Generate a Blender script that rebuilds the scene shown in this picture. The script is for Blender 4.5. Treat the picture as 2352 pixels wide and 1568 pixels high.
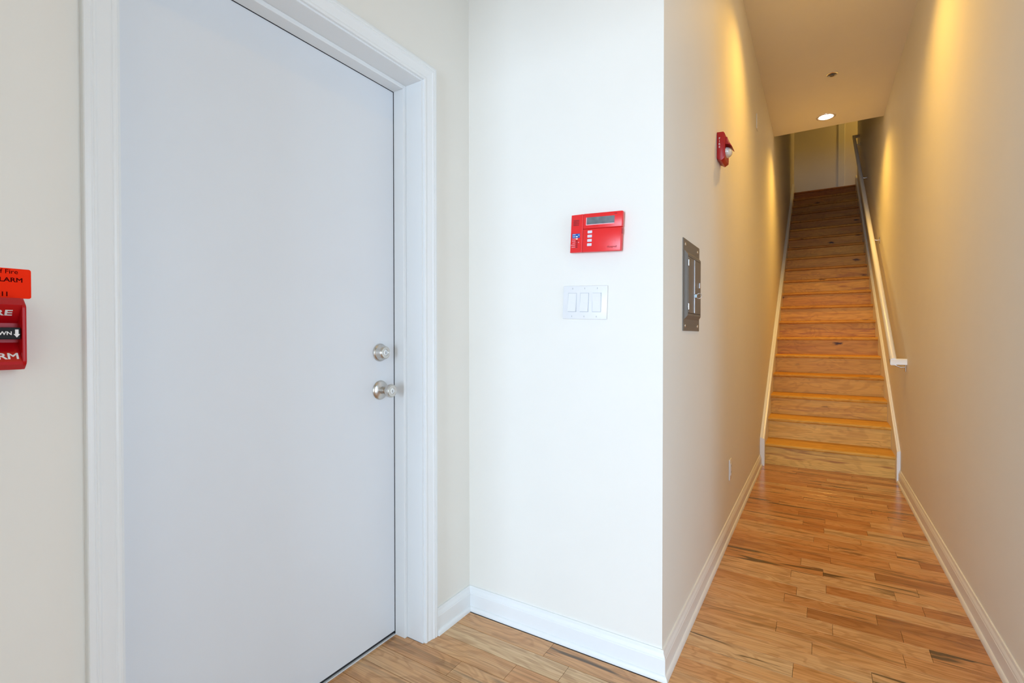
import bpy, bmesh, math, random
from mathutils import Vector, Matrix

# ------------------------------------------------------------------ clean
for o in list(bpy.data.objects):
    bpy.data.objects.remove(o, do_unlink=True)
scene = bpy.context.scene
C = scene.collection
random.seed(7)

# ------------------------------------------------------------------ camera
CAM_H = 1.10
FPX = 1125.5585
yaw, pitch, roll = (math.radians(a) for a in (-32.0856, -0.6366, -0.0372))
fwd = Vector((math.sin(yaw) * math.cos(pitch), math.cos(yaw) * math.cos(pitch), math.sin(pitch)))
right = Vector((math.cos(yaw), -math.sin(yaw), 0))
up = right.cross(fwd)
r2 = right * math.cos(roll) + up * math.sin(roll)
u2 = up * math.cos(roll) - right * math.sin(roll)
cam_data = bpy.data.cameras.new('camera')
cam_data.sensor_fit = 'HORIZONTAL'
cam_data.sensor_width = 36.0
cam_data.lens = 36.0 * FPX / 2352.0
cam_data.clip_start = 0.02
cam = bpy.data.objects.new('camera', cam_data)
C.objects.link(cam)
m = Matrix((r2, u2, -fwd)).transposed().to_4x4()
m.translation = Vector((0, 0, CAM_H))
cam.matrix_world = m
scene.camera = cam

# ------------------------------------------------------------------ view, world, daylight
scene.view_settings.view_transform = 'Standard'
scene.view_settings.look = 'None'
scene.view_settings.gamma = 1.0
scene.view_settings.use_curve_mapping = False
scene.view_settings.exposure = 0.0

world = bpy.data.worlds.new('sky')
scene.world = world
world.use_nodes = True
bg = world.node_tree.nodes['Background']
bg.inputs['Color'].default_value = (0.80, 0.90, 1.0, 1)
bg.inputs['Strength'].default_value = 1.0

DAY_POWER = 445.0
SIDE_POWER = 40.0
LAMP_POWER = 92.0
LAMP_COL = (1.0, 0.55, 0.085)

# daylight standing outside the glazed front behind the camera
ld = bpy.data.lights.new('daylight', 'AREA')
ld.shape = 'RECTANGLE'
ld.size, ld.size_y = 1.6, 2.4
ld.energy = DAY_POWER
ld.color = (0.60, 0.77, 1.0)
day = bpy.data.objects.new('daylight', ld)
C.objects.link(day)
day.location = (-0.34, -4.95, 1.18)
day.rotation_euler = (math.radians(90), 0, 0)      # shines along +Y

ls = bpy.data.lights.new('added_side_daylight', 'AREA')  # added light outside the unseen side window, brightens the door
ls.shape = 'RECTANGLE'
ls.size, ls.size_y = 1.4, 2.2
ls.energy = SIDE_POWER
ls.color = ld.color
side = bpy.data.objects.new('added_side_daylight', ls)
C.objects.link(side)
side.location = (2.32, 0.55, 1.20)
side.rotation_euler = (math.radians(90), 0, math.radians(90))    # shines along -X

# ------------------------------------------------------------------ plan (metres, floor z = 0, camera at x = y = 0)
X0, Y0 = -1.1959, 1.5821          # door wall plane, keypad wall plane
X1, X2 = -0.4227, 0.5205          # hall walls
ZC = 3.2375                       # hall ceiling
YC = 5.977                        # where the hall ceiling stops
YS, RUN, RISE = 4.7385, 0.27555, 0.18073
YR = -4.60                        # glazed front behind the camera
XR, YQ = 1.90, 1.90                # room right of the camera: side wall, and where the hall wall starts
YE = 10.80                        # wall at the top of the stairs
ZU = 20 * RISE                    # upper floor
ZT = 6.15                         # upper ceiling
SLOPE = RISE / RUN
YL, YRJ, ZJ = 0.422, 1.306, 2.002   # faces of the door jambs and head
XD = -1.3205                      # room face of the door

# ------------------------------------------------------------------ materials
def newmat(name):
    mt = bpy.data.materials.new(name)
    mt.use_nodes = True
    nt = mt.node_tree
    return mt, nt, nt.nodes['Principled BSDF']

def nd(nt, typ, **kw):
    n = nt.nodes.new(typ)
    for k, v in kw.items():
        setattr(n, k, v)
    return n

def paint(name, col, rough=0.6, bump=0.03, scale=220, mott=0.015, spec=0.35):
    """flat paint: a very faint mottling and roller relief"""
    mt, nt, b = newmat(name)
    geo = nd(nt, 'ShaderNodeNewGeometry')
    n1 = nd(nt, 'ShaderNodeTexNoise'); n1.inputs['Scale'].default_value = 6; n1.inputs['Detail'].default_value = 3
    n2 = nd(nt, 'ShaderNodeTexNoise'); n2.inputs['Scale'].default_value = scale
    nt.links.new(geo.outputs['Position'], n1.inputs['Vector'])
    nt.links.new(geo.outputs['Position'], n2.inputs['Vector'])
    mx = nd(nt, 'ShaderNodeMix', data_type='RGBA')
    mx.inputs['A'].default_value = tuple(c * (1 - mott) for c in col) + (1,)
    mx.inputs['B'].default_value = tuple(min(1, c * (1 + mott)) for c in col) + (1,)
    nt.links.new(n1.outputs['Fac'], mx.inputs['Factor'])
    nt.links.new(mx.outputs['Result'], b.inputs['Base Color'])
    b.inputs['Roughness'].default_value = rough
    b.inputs['Specular IOR Level'].default_value = spec
    if bump:
        bp = nd(nt, 'ShaderNodeBump'); bp.inputs['Strength'].default_value = bump; bp.inputs['Distance'].default_value = 0.002
        nt.links.new(n2.outputs['Fac'], bp.inputs['Height'])
        nt.links.new(bp.outputs['Normal'], b.inputs['Normal'])
    return mt

def plain(name, col, rough=0.4, metal=0.0, spec=0.5, noise=0.04):
    mt, nt, b = newmat(name)
    geo = nd(nt, 'ShaderNodeNewGeometry')
    n1 = nd(nt, 'ShaderNodeTexNoise'); n1.inputs['Scale'].default_value = 40
    nt.links.new(geo.outputs['Position'], n1.inputs['Vector'])
    mx = nd(nt, 'ShaderNodeMix', data_type='RGBA')
    mx.inputs['A'].default_value = tuple(c * (1 - noise) for c in col) + (1,)
    mx.inputs['B'].default_value = tuple(min(1, c * (1 + noise)) for c in col) + (1,)
    nt.links.new(n1.outputs['Fac'], mx.inputs['Factor'])
    nt.links.new(mx.outputs['Result'], b.inputs['Base Color'])
    b.inputs['Roughness'].default_value = rough
    b.inputs['Metallic'].default_value = metal
    b.inputs['Specular IOR Level'].default_value = spec
    return mt

def mathn(nt, op, a, b=None, clamp=False):
    n = nd(nt, 'ShaderNodeMath', operation=op, use_clamp=clamp)
    for i, v in enumerate((a, b)):
        if v is None:
            continue
        if isinstance(v, (int, float)):
            n.inputs[i].default_value = v
        else:
            nt.links.new(v, n.inputs[i])
    return n.outputs[0]

def smooth(nt, v, lo, hi):
    n = nd(nt, 'ShaderNodeMapRange', interpolation_type='SMOOTHSTEP')
    nt.links.new(v, n.inputs['Value'])
    n.inputs['From Min'].default_value = lo
    n.inputs['From Max'].default_value = hi
    return n.outputs['Result']

def wood(name, stops, dark, knotcol, grain_amt, rough, coat, knot_scale, ring, spec=0.5, knot_r=0.25):
    """boards whose grain runs along X.  Object colour: R tone, G streaks, B pattern offset, alpha knots"""
    mt, nt, b = newmat(name)
    L = nt.links.new
    geo = nd(nt, 'ShaderNodeNewGeometry')
    oi = nd(nt, 'ShaderNodeObjectInfo')
    sc = nd(nt, 'ShaderNodeSeparateColor'); L(oi.outputs['Color'], sc.inputs['Color'])
    sp = nd(nt, 'ShaderNodeSeparateXYZ'); L(geo.outputs['Position'], sp.inputs['Vector'])
    across = mathn(nt, 'ADD', sp.outputs['Y'], sp.outputs['Z'])
    off = sc.outputs['Blue']
    def vec(sx, sy, k):
        cv = nd(nt, 'ShaderNodeCombineXYZ')
        L(mathn(nt, 'ADD', mathn(nt, 'MULTIPLY', sp.outputs['X'], sx), mathn(nt, 'MULTIPLY', off, 31.0 * k)), cv.inputs['X'])
        L(mathn(nt, 'MULTIPLY', across, sy), cv.inputs['Y'])
        L(mathn(nt, 'MULTIPLY', off, 53.0 * k), cv.inputs['Z'])
        return cv.outputs['Vector']
    def noise(v, detail=3, dist=0.0):
        n = nd(nt, 'ShaderNodeTexNoise'); n.inputs['Scale'].default_value = 1.0
        n.inputs['Detail'].default_value = detail; n.inputs['Distortion'].default_value = dist
        L(v, n.inputs['Vector']); return n.outputs['Fac']
    ramp = nd(nt, 'ShaderNodeValToRGB')
    el = ramp.color_ramp.elements
    while len(el) < len(stops):
        el.new(0.5)
    for e, (p, c) in zip(el, stops):
        e.position = p; e.color = c + (1,)
    broad = noise(vec(2.2, 16, 1.0), 2)
    tone = mathn(nt, 'ADD', sc.outputs['Red'], mathn(nt, 'MULTIPLY', mathn(nt, 'SUBTRACT', broad, 0.5), 0.45))
    L(tone, ramp.inputs['Fac'])
    fine = noise(vec(5, 190, 1.3), 4)
    wob = noise(vec(3.2, 9, 1.7), 2, 0.8)
    rings = mathn(nt, 'SINE', mathn(nt, 'ADD', mathn(nt, 'MULTIPLY', across, ring), mathn(nt, 'MULTIPLY', wob, 46.0)))
    rings = smooth(nt, rings, -0.2, 1.0)
    g = mathn(nt, 'ADD', mathn(nt, 'MULTIPLY', smooth(nt, fine, 0.38, 0.68), 0.6), mathn(nt, 'MULTIPLY', rings, 0.4))
    shade = mathn(nt, 'SUBTRACT', 1.0, mathn(nt, 'MULTIPLY', g, grain_amt))
    m1 = nd(nt, 'ShaderNodeMix', data_type='RGBA', blend_type='MULTIPLY'); m1.inputs['Factor'].default_value = 1.0
    L(ramp.outputs['Color'], m1.inputs['A'])
    cc = nd(nt, 'ShaderNodeCombineColor')
    L(shade, cc.inputs['Red']); L(mathn(nt, 'POWER', shade, 1.25), cc.inputs['Green']); L(mathn(nt, 'POWER', shade, 1.6), cc.inputs['Blue'])
    L(cc.outputs['Color'], m1.inputs['B'])
    # mineral streaks
    st = noise(vec(2.4, 30, 2.1), 3, 0.9)
    stk = mathn(nt, 'MULTIPLY', smooth(nt, st, 0.52, 0.68), sc.outputs['Green'], clamp=True)
    m2 = nd(nt, 'ShaderNodeMix', data_type='RGBA'); m2.inputs['B'].default_value = dark + (1,)
    L(stk, m2.inputs['Factor']); L(m1.outputs['Result'], m2.inputs['A'])
    # knots
    vo = nd(nt, 'ShaderNodeTexVoronoi'); vo.inputs['Scale'].default_value = 1.0
    L(vec(knot_scale[0], knot_scale[1], 2.9), vo.inputs['Vector'])
    kd = mathn(nt, 'ADD', vo.outputs['Distance'], mathn(nt, 'MULTIPLY', mathn(nt, 'SUBTRACT', noise(vec(30, 70, 1), 2), 0.5), 0.22))
    kn = mathn(nt, 'SUBTRACT', 1.0, smooth(nt, kd, 0.06, knot_r))
    kn = mathn(nt, 'MULTIPLY', kn, oi.outputs['Alpha'], clamp=True)
    m3 = nd(nt, 'ShaderNodeMix', data_type='RGBA'); m3.inputs['B'].default_value = knotcol + (1,)
    L(kn, m3.inputs['Factor']); L(m2.outputs['Result'], m3.inputs['A'])
    L(m3.outputs['Result'], b.inputs['Base Color'])
    L(mathn(nt, 'ADD', rough, mathn(nt, 'MULTIPLY', fine, 0.08)), b.inputs['Roughness'])
    b.inputs['Coat Weight'].default_value = coat
    b.inputs['Specular IOR Level'].default_value = spec
    b.inputs['Coat Roughness'].default_value = 0.12
    bp = nd(nt, 'ShaderNodeBump'); bp.inputs['Strength'].default_value = 0.05; bp.inputs['Distance'].default_value = 0.001
    L(fine, bp.inputs['Height']); L(bp.outputs['Normal'], b.inputs['Normal'])
    return mt

def emit(name, col, strength):
    mt, nt, b = newmat(name)
    b.inputs['Base Color'].default_value = (0.9, 0.9, 0.9, 1)
    b.inputs['Emission Color'].default_value = col + (1,)
    b.inputs['Emission Strength'].default_value = strength
    return mt

def glassy(name):
    mt, nt, b = newmat(name)
    out = nt.nodes['Material Output']
    tr = nd(nt, 'ShaderNodeBsdfTransparent'); gl = nd(nt, 'ShaderNodeBsdfGlossy'); gl.inputs['Roughness'].default_value = 0.02
    fr = nd(nt, 'ShaderNodeFresnel'); fr.inputs['IOR'].default_value = 1.35
    mx = nd(nt, 'ShaderNodeMixShader')
    nt.links.new(fr.outputs[0], mx.inputs[0]); nt.links.new(tr.outputs[0], mx.inputs[1]); nt.links.new(gl.outputs[0], mx.inputs[2])
    nt.links.new(mx.outputs[0], out.inputs['Surface'])
    return mt

M = {
    'wall': paint('wall_paint', (0.84, 0.82, 0.75)),
    'ceiling': paint('ceiling_paint', (0.82, 0.775, 0.64), rough=0.75),
    'trim': paint('trim_paint', (0.845, 0.868, 0.86), rough=0.32, bump=0.0, mott=0.006, spec=0.5),
    'door': paint('door_paint', (0.80, 0.835, 0.865), rough=0.38, bump=0.02, scale=90, spec=0.45),
    'oak': wood('oak_floor',
                [(0.0, (0.74, 0.50, 0.27)), (0.3, (0.70, 0.375, 0.155)), (0.6, (0.60, 0.27, 0.092)), (1.0, (0.36, 0.145, 0.045))],
                (0.12, 0.07, 0.03), (0.09, 0.035, 0.015), 0.38, 0.20, 0.25, (2.8, 11.0), 75.0),
    'pine': wood('pine_stairs',
                 [(0.0, (0.84, 0.51, 0.125)), (0.35, (0.76, 0.40, 0.06)), (0.7, (0.60, 0.25, 0.03)), (1.0, (0.38, 0.125, 0.015))],
                 (0.36, 0.12, 0.03), (0.05, 0.015, 0.008), 0.30, 0.46, 0.0, (3.2, 9.0), 70.0, 0.3, 0.19),
    'nickel': plain('satin_nickel', (0.62, 0.60, 0.56), 0.28, 1.0),
    'steel': plain('grey_enamelled_steel', (0.17, 0.152, 0.13), 0.5, 0.15),
    'zinc': plain('zinc_screw', (0.80, 0.80, 0.80), 0.25, 0.9),
    'dark': plain('dark_slot', (0.02, 0.02, 0.025), 0.6),
    'rubber': plain('black_rubber', (0.015, 0.017, 0.02), 0.6),
    'alu': plain('aluminium_sill', (0.75, 0.77, 0.78), 0.4, 0.3),
    'red': plain('red_plastic', (0.80, 0.018, 0.018), 0.34),
    'deepred': plain('dark_red_paint', (0.48, 0.002, 0.006), 0.32, spec=0.35),
    'hornred': plain('horn_red', (0.42, 0.006, 0.008), 0.35),
    'logo': plain('logo_red', (0.42, 0.01, 0.015), 0.4),
    'slot': plain('speaker_slot_red', (0.22, 0.004, 0.006), 0.5),
    'orange': plain('fluorescent_orange', (1.0, 0.028, 0.001), 0.75, spec=0.15, noise=0.01),
    'ink': plain('dark_red_ink', (0.085, 0.001, 0.001), 0.8, spec=0.05),
    'black': plain('black_plastic', (0.008, 0.008, 0.009), 0.55, spec=0.25),
    'white': plain('white_plastic', (0.80, 0.805, 0.80), 0.35, noise=0.01),
    'gap_shade': plain('rocker_gap_shade', (0.55, 0.58, 0.60), 0.5, noise=0.01),  # grey frame colour stands for the shadow around the rockers
    'print': plain('white_print', (0.86, 0.84, 0.82), 0.5, noise=0.01),
    'button': plain('grey_white_button', (0.70, 0.68, 0.76), 0.45),
    'lcd': plain('lcd_glass', (0.15, 0.17, 0.18), 0.25, noise=0.5),
    'blue': plain('blue_print', (0.01, 0.10, 0.38), 0.4),
    'pink': plain('pink_print', (0.95, 0.50, 0.55), 0.5),
    'green': emit('green_indicator', (0.30, 0.75, 0.12), 0.45),
    'yellow': emit('yellow_indicator', (1.0, 0.55, 0.02), 0.6),
    'clear': plain('clear_lens', (0.80, 0.82, 0.80), 0.08, 0.35),
    'bulb': emit('lamp_glow', (1.0, 0.90, 0.72), 14.0),
    'can': plain('lamp_reflector', (0.88, 0.80, 0.66), 0.25, 0.4),
    'glass': glassy('window_glass'),
    'bluewire': plain('pale_blue_plastic', (0.50, 0.72, 0.85), 0.4),
    'wire': plain('bare_wire', (0.70, 0.68, 0.66), 0.3, 0.8),
    'subfloor': plain('subfloor', (0.10, 0.05, 0.02), 0.8),
}

# ------------------------------------------------------------------ mesh helpers
def obj(name, bm, mat, parent=None, smooth_ang=None):
    me = bpy.data.meshes.new(name)
    bmesh.ops.recalc_face_normals(bm, faces=bm.faces)
    if parent is not None:
        off = parent.get('_o') or (0, 0, 0)
        bmesh.ops.translate(bm, verts=bm.verts, vec=-Vector(off))
    bm.to_mesh(me); bm.free()
    me.materials.append(mat)
    if smooth_ang is not None:
        me.shade_smooth()
        me.set_sharp_from_angle(angle=math.radians(smooth_ang))
    o = bpy.data.objects.new(name, me)
    C.objects.link(o)
    if parent is not None:
        o.parent = parent
        o['_o'] = list(off)
    return o

def empty(name, loc):
    o = bpy.data.objects.new(name, None)
    o.empty_display_size = 0.05
    C.objects.link(o)
    o.location = loc
    o['_o'] = list(loc)
    return o

def thing(name, label, cat, loc, group=None):
    o = empty(name, loc)
    o['label'] = label; o['category'] = cat
    if group: o['group'] = group
    return o

def struct(o, label=None):
    o['kind'] = 'structure'
    if label: o['label'] = label
    return o

def badd(bm, x0, x1, y0, y1, z0, z1, bev=0.0, seg=2):
    r = bmesh.ops.create_cube(bm, size=1.0)
    vs = r['verts']
    bmesh.ops.scale(bm, vec=(x1 - x0, y1 - y0, z1 - z0), verts=vs)
    bmesh.ops.translate(bm, vec=((x0 + x1) / 2, (y0 + y1) / 2, (z0 + z1) / 2), verts=vs)
    if bev:
        es = list({e for v in vs for e in v.link_edges})
        bmesh.ops.bevel(bm, geom=es, offset=bev, segments=seg, profile=0.5, affect='EDGES')
    return bm

def box(x0, x1, y0, y1, z0, z1, bev=0.0, seg=2):
    return badd(bmesh.new(), x0, x1, y0, y1, z0, z1, bev, seg)

def padd(bm, pts, fa, fb):
    """prism between polygon fa(p) and fb(p)"""
    a = [bm.verts.new(fa(p)) for p in pts]
    b = [bm.verts.new(fb(p)) for p in pts]
    n = len(pts)
    bm.faces.new(a); bm.faces.new(b[::-1])
    for i in range(n):
        bm.faces.new((a[i], a[(i + 1) % n], b[(i + 1) % n], b[i]))
    return bm

def prism(pts, fa, fb):
    return padd(bmesh.new(), pts, fa, fb)

def lathe(prof, origin, axis, seg=40):
    """prof: (distance along axis, radius); axis 'X','-X','Y','Z','-Z'"""
    bm = bmesh.new()
    ax = {'X': Vector((1, 0, 0)), '-Y': Vector((0, -1, 0)), 'Z': Vector((0, 0, 1)), '-Z': Vector((0, 0, -1))}[axis]
    u = Vector((0, 0, 1)) if abs(ax.z) < .5 else Vector((1, 0, 0))
    v = ax.cross(u)
    rings = []
    for d, r in prof:
        if r < 1e-6:
            rings.append([bm.verts.new(Vector(origin) + ax * d)])
        else:
            rings.append([bm.verts.new(Vector(origin) + ax * d + (u * math.cos(t) + v * math.sin(t)) * r)
                          for t in (2 * math.pi * i / seg for i in range(seg))])
    for A, B in zip(rings, rings[1:]):
        if len(A) == 1 and len(B) == 1: continue
        for i in range(seg):
            j = (i + 1) % seg
            if len(A) == 1: bm.faces.new((A[0], B[i], B[j]))
            elif len(B) == 1: bm.faces.new((A[i], A[j], B[0]))
            else: bm.faces.new((A[i], A[j], B[j], B[i]))
    return bm

def tube(pts, rad, seg=10, closed=False):
    bm = bmesh.new()
    P = [Vector(p) for p in pts]; n = len(P); rings = []
    prev = None
    for i, p in enumerate(P):
        if closed: t = (P[(i + 1) % n] - P[i - 1]).normalized()
        else: t = (P[min(i + 1, n - 1)] - P[max(i - 1, 0)]).normalized()
        if prev is None:
            a = Vector((0, 0, 1)) if abs(t.z) < .9 else Vector((1, 0, 0))
            u = t.cross(a).normalized()
        else:
            u = (prev - t * prev.dot(t)).normalized()
        prev = u
        v = t.cross(u)
        rings.append([bm.verts.new(p + (u * math.cos(2 * math.pi * k / seg) + v * math.sin(2 * math.pi * k / seg)) * rad) for k in range(seg)])
    rr = rings + ([rings[0]] if closed else [])
    for A, B in zip(rr, rr[1:]):
        for k in range(seg):
            bm.faces.new((A[k], A[(k + 1) % seg], B[(k + 1) % seg], B[k]))
    if not closed:
        bm.faces.new(rings[0]); bm.faces.new(rings[-1][::-1])
    return bm

def text(name, body, cap, origin, rt, upv, mat, parent, align='LEFT', bold=0.0, squash=1.0, depth=0.00025):
    """flat raised lettering; cap = capital height in metres; origin = baseline point"""
    cu = bpy.data.curves.new(name, 'FONT')
    cu.body = body; cu.align_x = align; cu.size = 1.0; cu.extrude = 0.02; cu.bevel_depth = bold; cu.bevel_resolution = 0
    cu.resolution_u = 3
    tmp = bpy.data.objects.new(name + '_tmp', cu)
    C.objects.link(tmp)
    me = bpy.data.meshes.new_from_object(tmp)
    bpy.data.objects.remove(tmp, do_unlink=True)
    s = cap / 0.70
    rt = Vector(rt).normalized(); upv = Vector(upv).normalized(); nn = rt.cross(upv)
    off = Vector(parent['_o'])
    for v in me.vertices:
        p = v.co
        v.co = Vector(origin) + rt * (p.x * s * squash) + upv * (p.y * s) + nn * (max(-1.0, min(1.0, p.z / 0.02)) * depth) - off
    me.materials.clear(); me.materials.append(mat)
    o = bpy.data.objects.new(name, me)
    C.objects.link(o); o.parent = parent
    return o

# ------------------------------------------------------------------ room shell
T = 0.12
bm = bmesh.new()                                                  # door wall with its opening
XB = -1.371
badd(bm, XB, X0, YR - T, YL - 0.018, -0.02, ZC)
badd(bm, XB, X0, YRJ + 0.018, Y0 + T, -0.02, ZC)
badd(bm, XB, X0, YL - 0.018, YRJ + 0.018, ZJ + 0.018, ZC)
badd(bm, XB - 0.10, XB - 0.06, YL - 0.3, YRJ + 0.3, -0.02, ZC)  # unseen back panel, added to keep it dark behind the door
struct(obj('wall_left', bm, M['wall']))

struct(obj('wall_front', prism([(X0, Y0), (X1, Y0), (X1 - T, Y0 + T), (X0, Y0 + T)],
       lambda p: (p[0], p[1], -0.02), lambda p: (p[0], p[1], ZC)), M['wall']))
struct(obj('wall_hall_left', prism([(X1, Y0), (X1, YE), (X1 - T, YE), (X1 - T, Y0 + T)],
       lambda p: (p[0], p[1], -0.02), lambda p: (p[0], p[1], ZT)), M['wall']))
YRW = 9.96                                                        # right wall stops at the landing
struct(obj('wall_hall_right', prism([(X2, YQ), (X2, YRW), (X2 + T, YRW), (X2 + T, YQ + T)],
       lambda p: (p[0], p[1], -0.02), lambda p: (p[0], p[1], ZT)), M['wall']))
struct(obj('wall_right_front', prism([(X2, YQ), (X2 + T, YQ + T), (XR, YQ + T), (XR, YQ)],
       lambda p: (p[0], p[1], -0.02), lambda p: (p[0], p[1], ZC)), M['wall']))
VY0, VY1, VZ0, VZ1 = -0.12, 1.22, 0.12, 2.20                       # unseen window in the right wall, added to light the door
bm = bmesh.new()
badd(bm, XR, XR + T, YR - T, VY0, -0.02, ZC); badd(bm, XR, XR + T, VY1, YQ + T, -0.02, ZC)
badd(bm, XR, XR + T, VY0, VY1, -0.02, VZ0); badd(bm, XR, XR + T, VY0, VY1, VZ1, ZC)
struct(obj('wall_right', bm, M['wall']))
win = struct(empty('added_side_window', (XR + 0.06, (VY0 + VY1) / 2, VZ0)))
for a in ((VY0, VY0 + 0.05, VZ0, VZ1), (VY1 - 0.05, VY1, VZ0, VZ1), (VY0 + 0.05, VY1 - 0.05, VZ0, VZ0 + 0.05),
          (VY0 + 0.05, VY1 - 0.05, VZ1 - 0.05, VZ1), (VY0 + 0.05, VY1 - 0.05, 1.33, 1.37)):
    obj('window_frame', box(XR + 0.03, XR + 0.09, a[0], a[1], a[2], a[3], 0.004, 1), M['trim'], win)
for z0, z1 in ((VZ0 + 0.05, 1.33), (1.37, VZ1 - 0.05)):
    obj('pane', box(XR + 0.057, XR + 0.063, VY0 + 0.05, VY1 - 0.05, z0, z1), M['glass'], win)
struct(obj('wall_end', box(X1 - T, 2.0, YE, YE + T, ZU - 0.2, ZT), M['wall']))
bm = bmesh.new()
badd(bm, X2 + T, 2.0, YRW - T, YRW, ZU - 0.2, ZT)
badd(bm, 2.0, 2.0 + T, YRW - T, YE + T, ZU - 0.2, ZT)
struct(obj('wall_landing', bm, M['wall']))
struct(obj('wall_upper', box(X1, X2, YC - T, YC, ZU, ZT), M['wall']))
bm = box(XB, X2, YR - T, YC, ZC, ZU)
badd(bm, X2, XR + T, YR - T, YQ + T, ZC, ZU)
struct(obj('ceiling', bm, M['ceiling']))
struct(obj('ceiling_upper', box(X1 - T, 2.0 + T, YC - T, YE + T, ZT, ZT + 0.1), M['ceiling']))
struct(obj('floor_landing', box(X1, 2.0, YS + 19 * RUN + 0.02, YE, ZU - 0.2, ZU - 0.001), M['subfloor']))

# nib and bulkhead, unseen behind the camera, added to block the rear daylight
struct(obj('light_block_nib', box(X0, -1.00, -0.36, -0.24, -0.02, ZC), M['wall']))
struct(obj('light_block_bulkhead', box(X0, XR, -0.78, -0.62, 2.06, ZC), M['wall']))

# glazed front behind the camera
WX0, WX1, WZ0, WZ1 = -1.08, 0.40, 0.05, 2.10
bm = bmesh.new()
badd(bm, XB, WX0, YR - T, YR, -0.02, ZC); badd(bm, WX1, XR, YR - T, YR, -0.02, ZC)
badd(bm, WX0, WX1, YR - T, YR, -0.02, WZ0); badd(bm, WX0, WX1, YR - T, YR, WZ1, ZC)
struct(obj('wall_rear', bm, M['wall']))
win = struct(empty('window_1', ((WX0 + WX1) / 2, YR - 0.06, WZ0)))
for a in ((WX0, WX0 + 0.05, WZ0, WZ1), (WX1 - 0.05, WX1, WZ0, WZ1), (WX0 + 0.05, WX1 - 0.05, WZ0, WZ0 + 0.06),
          (WX0 + 0.05, WX1 - 0.05, WZ1 - 0.05, WZ1), (WX0 + 0.05, WX1 - 0.05, 1.02, 1.07)):
    obj('window_frame', box(a[0], a[1], YR - 0.09, YR - 0.03, a[2], a[3], 0.004, 1), M['trim'], win)
for z0, z1 in ((WZ0 + 0.06, 1.02), (1.07, WZ1 - 0.05)):
    obj('pane', box(WX0 + 0.05, WX1 - 0.05, YR - 0.063, YR - 0.057, z0, z1), M['glass'], win)

# ------------------------------------------------------------------ floor of oak strips
bm = box(XB, X2, YR, YS + 0.02, -0.04, -0.019)
badd(bm, X2, XR, YR, YQ, -0.04, -0.019)
floor = struct(obj('floor', bm, M['subfloor']))
PITCH, BASE = 0.0836, 1.222
joints = [(-.852, 1.345), (-.700, 1.425), (-.799, 1.49), (-.068, 1.84), (-.016, 1.99), (-.132, 2.10), (.25, 2.10),
          (.048, 2.17), (.332, 2.17), (-.035, 2.27), (.263, 2.27), (-.119, 2.35), (.195, 2.35), (-.077, 2.43), (.359, 2.52),
          (.031, 2.53), (.277, 2.60), (-.105, 2.61), (.363, 2.68), (.021, 2.69), (-.07, 2.79), (.222, 2.77), (.053, 2.86),
          (.291, 2.94), (.046, 3.03), (.415, 3.02), (-.02, 3.11), (.334, 3.11), (.193, 3.19), (.029, 3.31), (.233, 3.37),
          (-.075, 3.38), (.399, 3.44), (.035, 3.47), (-.102, 3.55), (.257, 3.53), (.357, 3.72), (-.084, 3.82), (.283, 3.81),
          (.378, 3.90), (.207, 3.99), (-.069, 4.16), (.257, 4.14), (-.81, 1.10), (-.30, 1.02), (-1.02, 1.27), (.1, 1.70), (.30, 1.76),
          (.02, 4.30), (-.2, 4.05), (.3, 4.38), (-.15, 4.55), (.22, 4.6), (.1, 3.62), (-.22, 3.68), (.15, 1.92), (.31, 1.93)]
byrow = {}
for x, y in joints:
    byrow.setdefault(int(math.floor((y - BASE) / PITCH)), []).append(x)
# planks that stand out in the photograph: (x, y) inside the plank -> tone, streaks, knots
special = [((-.9, 1.50), (.28, .0, .0)), ((-.6, 1.51), (.32, 1.0, .0)), ((-.95, 1.43), (.02, .0, .0)), ((-.6, 1.43), (.05, .1, 0)),
           ((-1.0, 1.35), (.26, .0, .0)), ((-.7, 1.35), (.45, .3, .4)), ((-1.1, 1.26), (.36, .4, 0)), ((-1.0, 1.18), (.25, .2, .6)), ((-1.1, 1.10), (.3, .35, .9)),  # entry planks up to here: tones lightened for the daylight on them
           ((-.2, 1.60), (.18, .1, 0)), ((-.2, 1.68), (.32, .05, 0)), ((-.2, 1.77), (.32, .45, 0)), ((.2, 1.77), (.20, .2, 0)),
           ((-.2, 1.85), (.02, 1.3, .2)), ((.2, 1.85), (.42, .1, 0)), ((-.2, 1.93), (.34, .0, 0)), ((.1, 1.93), (.12, .1, 0)), ((-.2, 2.02), (.30, .1, .2)), ((.15, 2.02), (.28, .35, .2)),
           ((-.2, 2.10), (.33, .5, 1.0)), ((.05, 2.10), (.40, .4, .5)), ((.4, 2.10), (.38, .3, .2)), ((-.2, 2.18), (.26, .1, .2)), ((.2, 2.18), (.24, .05, 0)), ((.45, 2.18), (.5, 1.2, 0)),
           ((-.2, 2.27), (.28, .05, 0)), ((.1, 2.27), (.75, .3, 0)), ((.4, 2.27), (.55, .2, 0)), ((-.25, 2.35), (.34, .2, .5)), ((.0, 2.35), (.45, 1.0, 0)), ((.4, 2.35), (.80, .6, .3)),
           ((-.2, 2.43), (.5, .1, .3)), ((.3, 2.43), (.15, .1, 0)), ((-.2, 2.52), (.12, .4, 0)), ((.2, 2.52), (.62, .3, 0)), ((.45, 2.52), (.75, .4, 0)), ((0, 2.60), (.55, .1, .2)), ((.2, 2.60), (.10, .7, 0)), ((.4, 2.60), (.2, .1, 0))]
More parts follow.
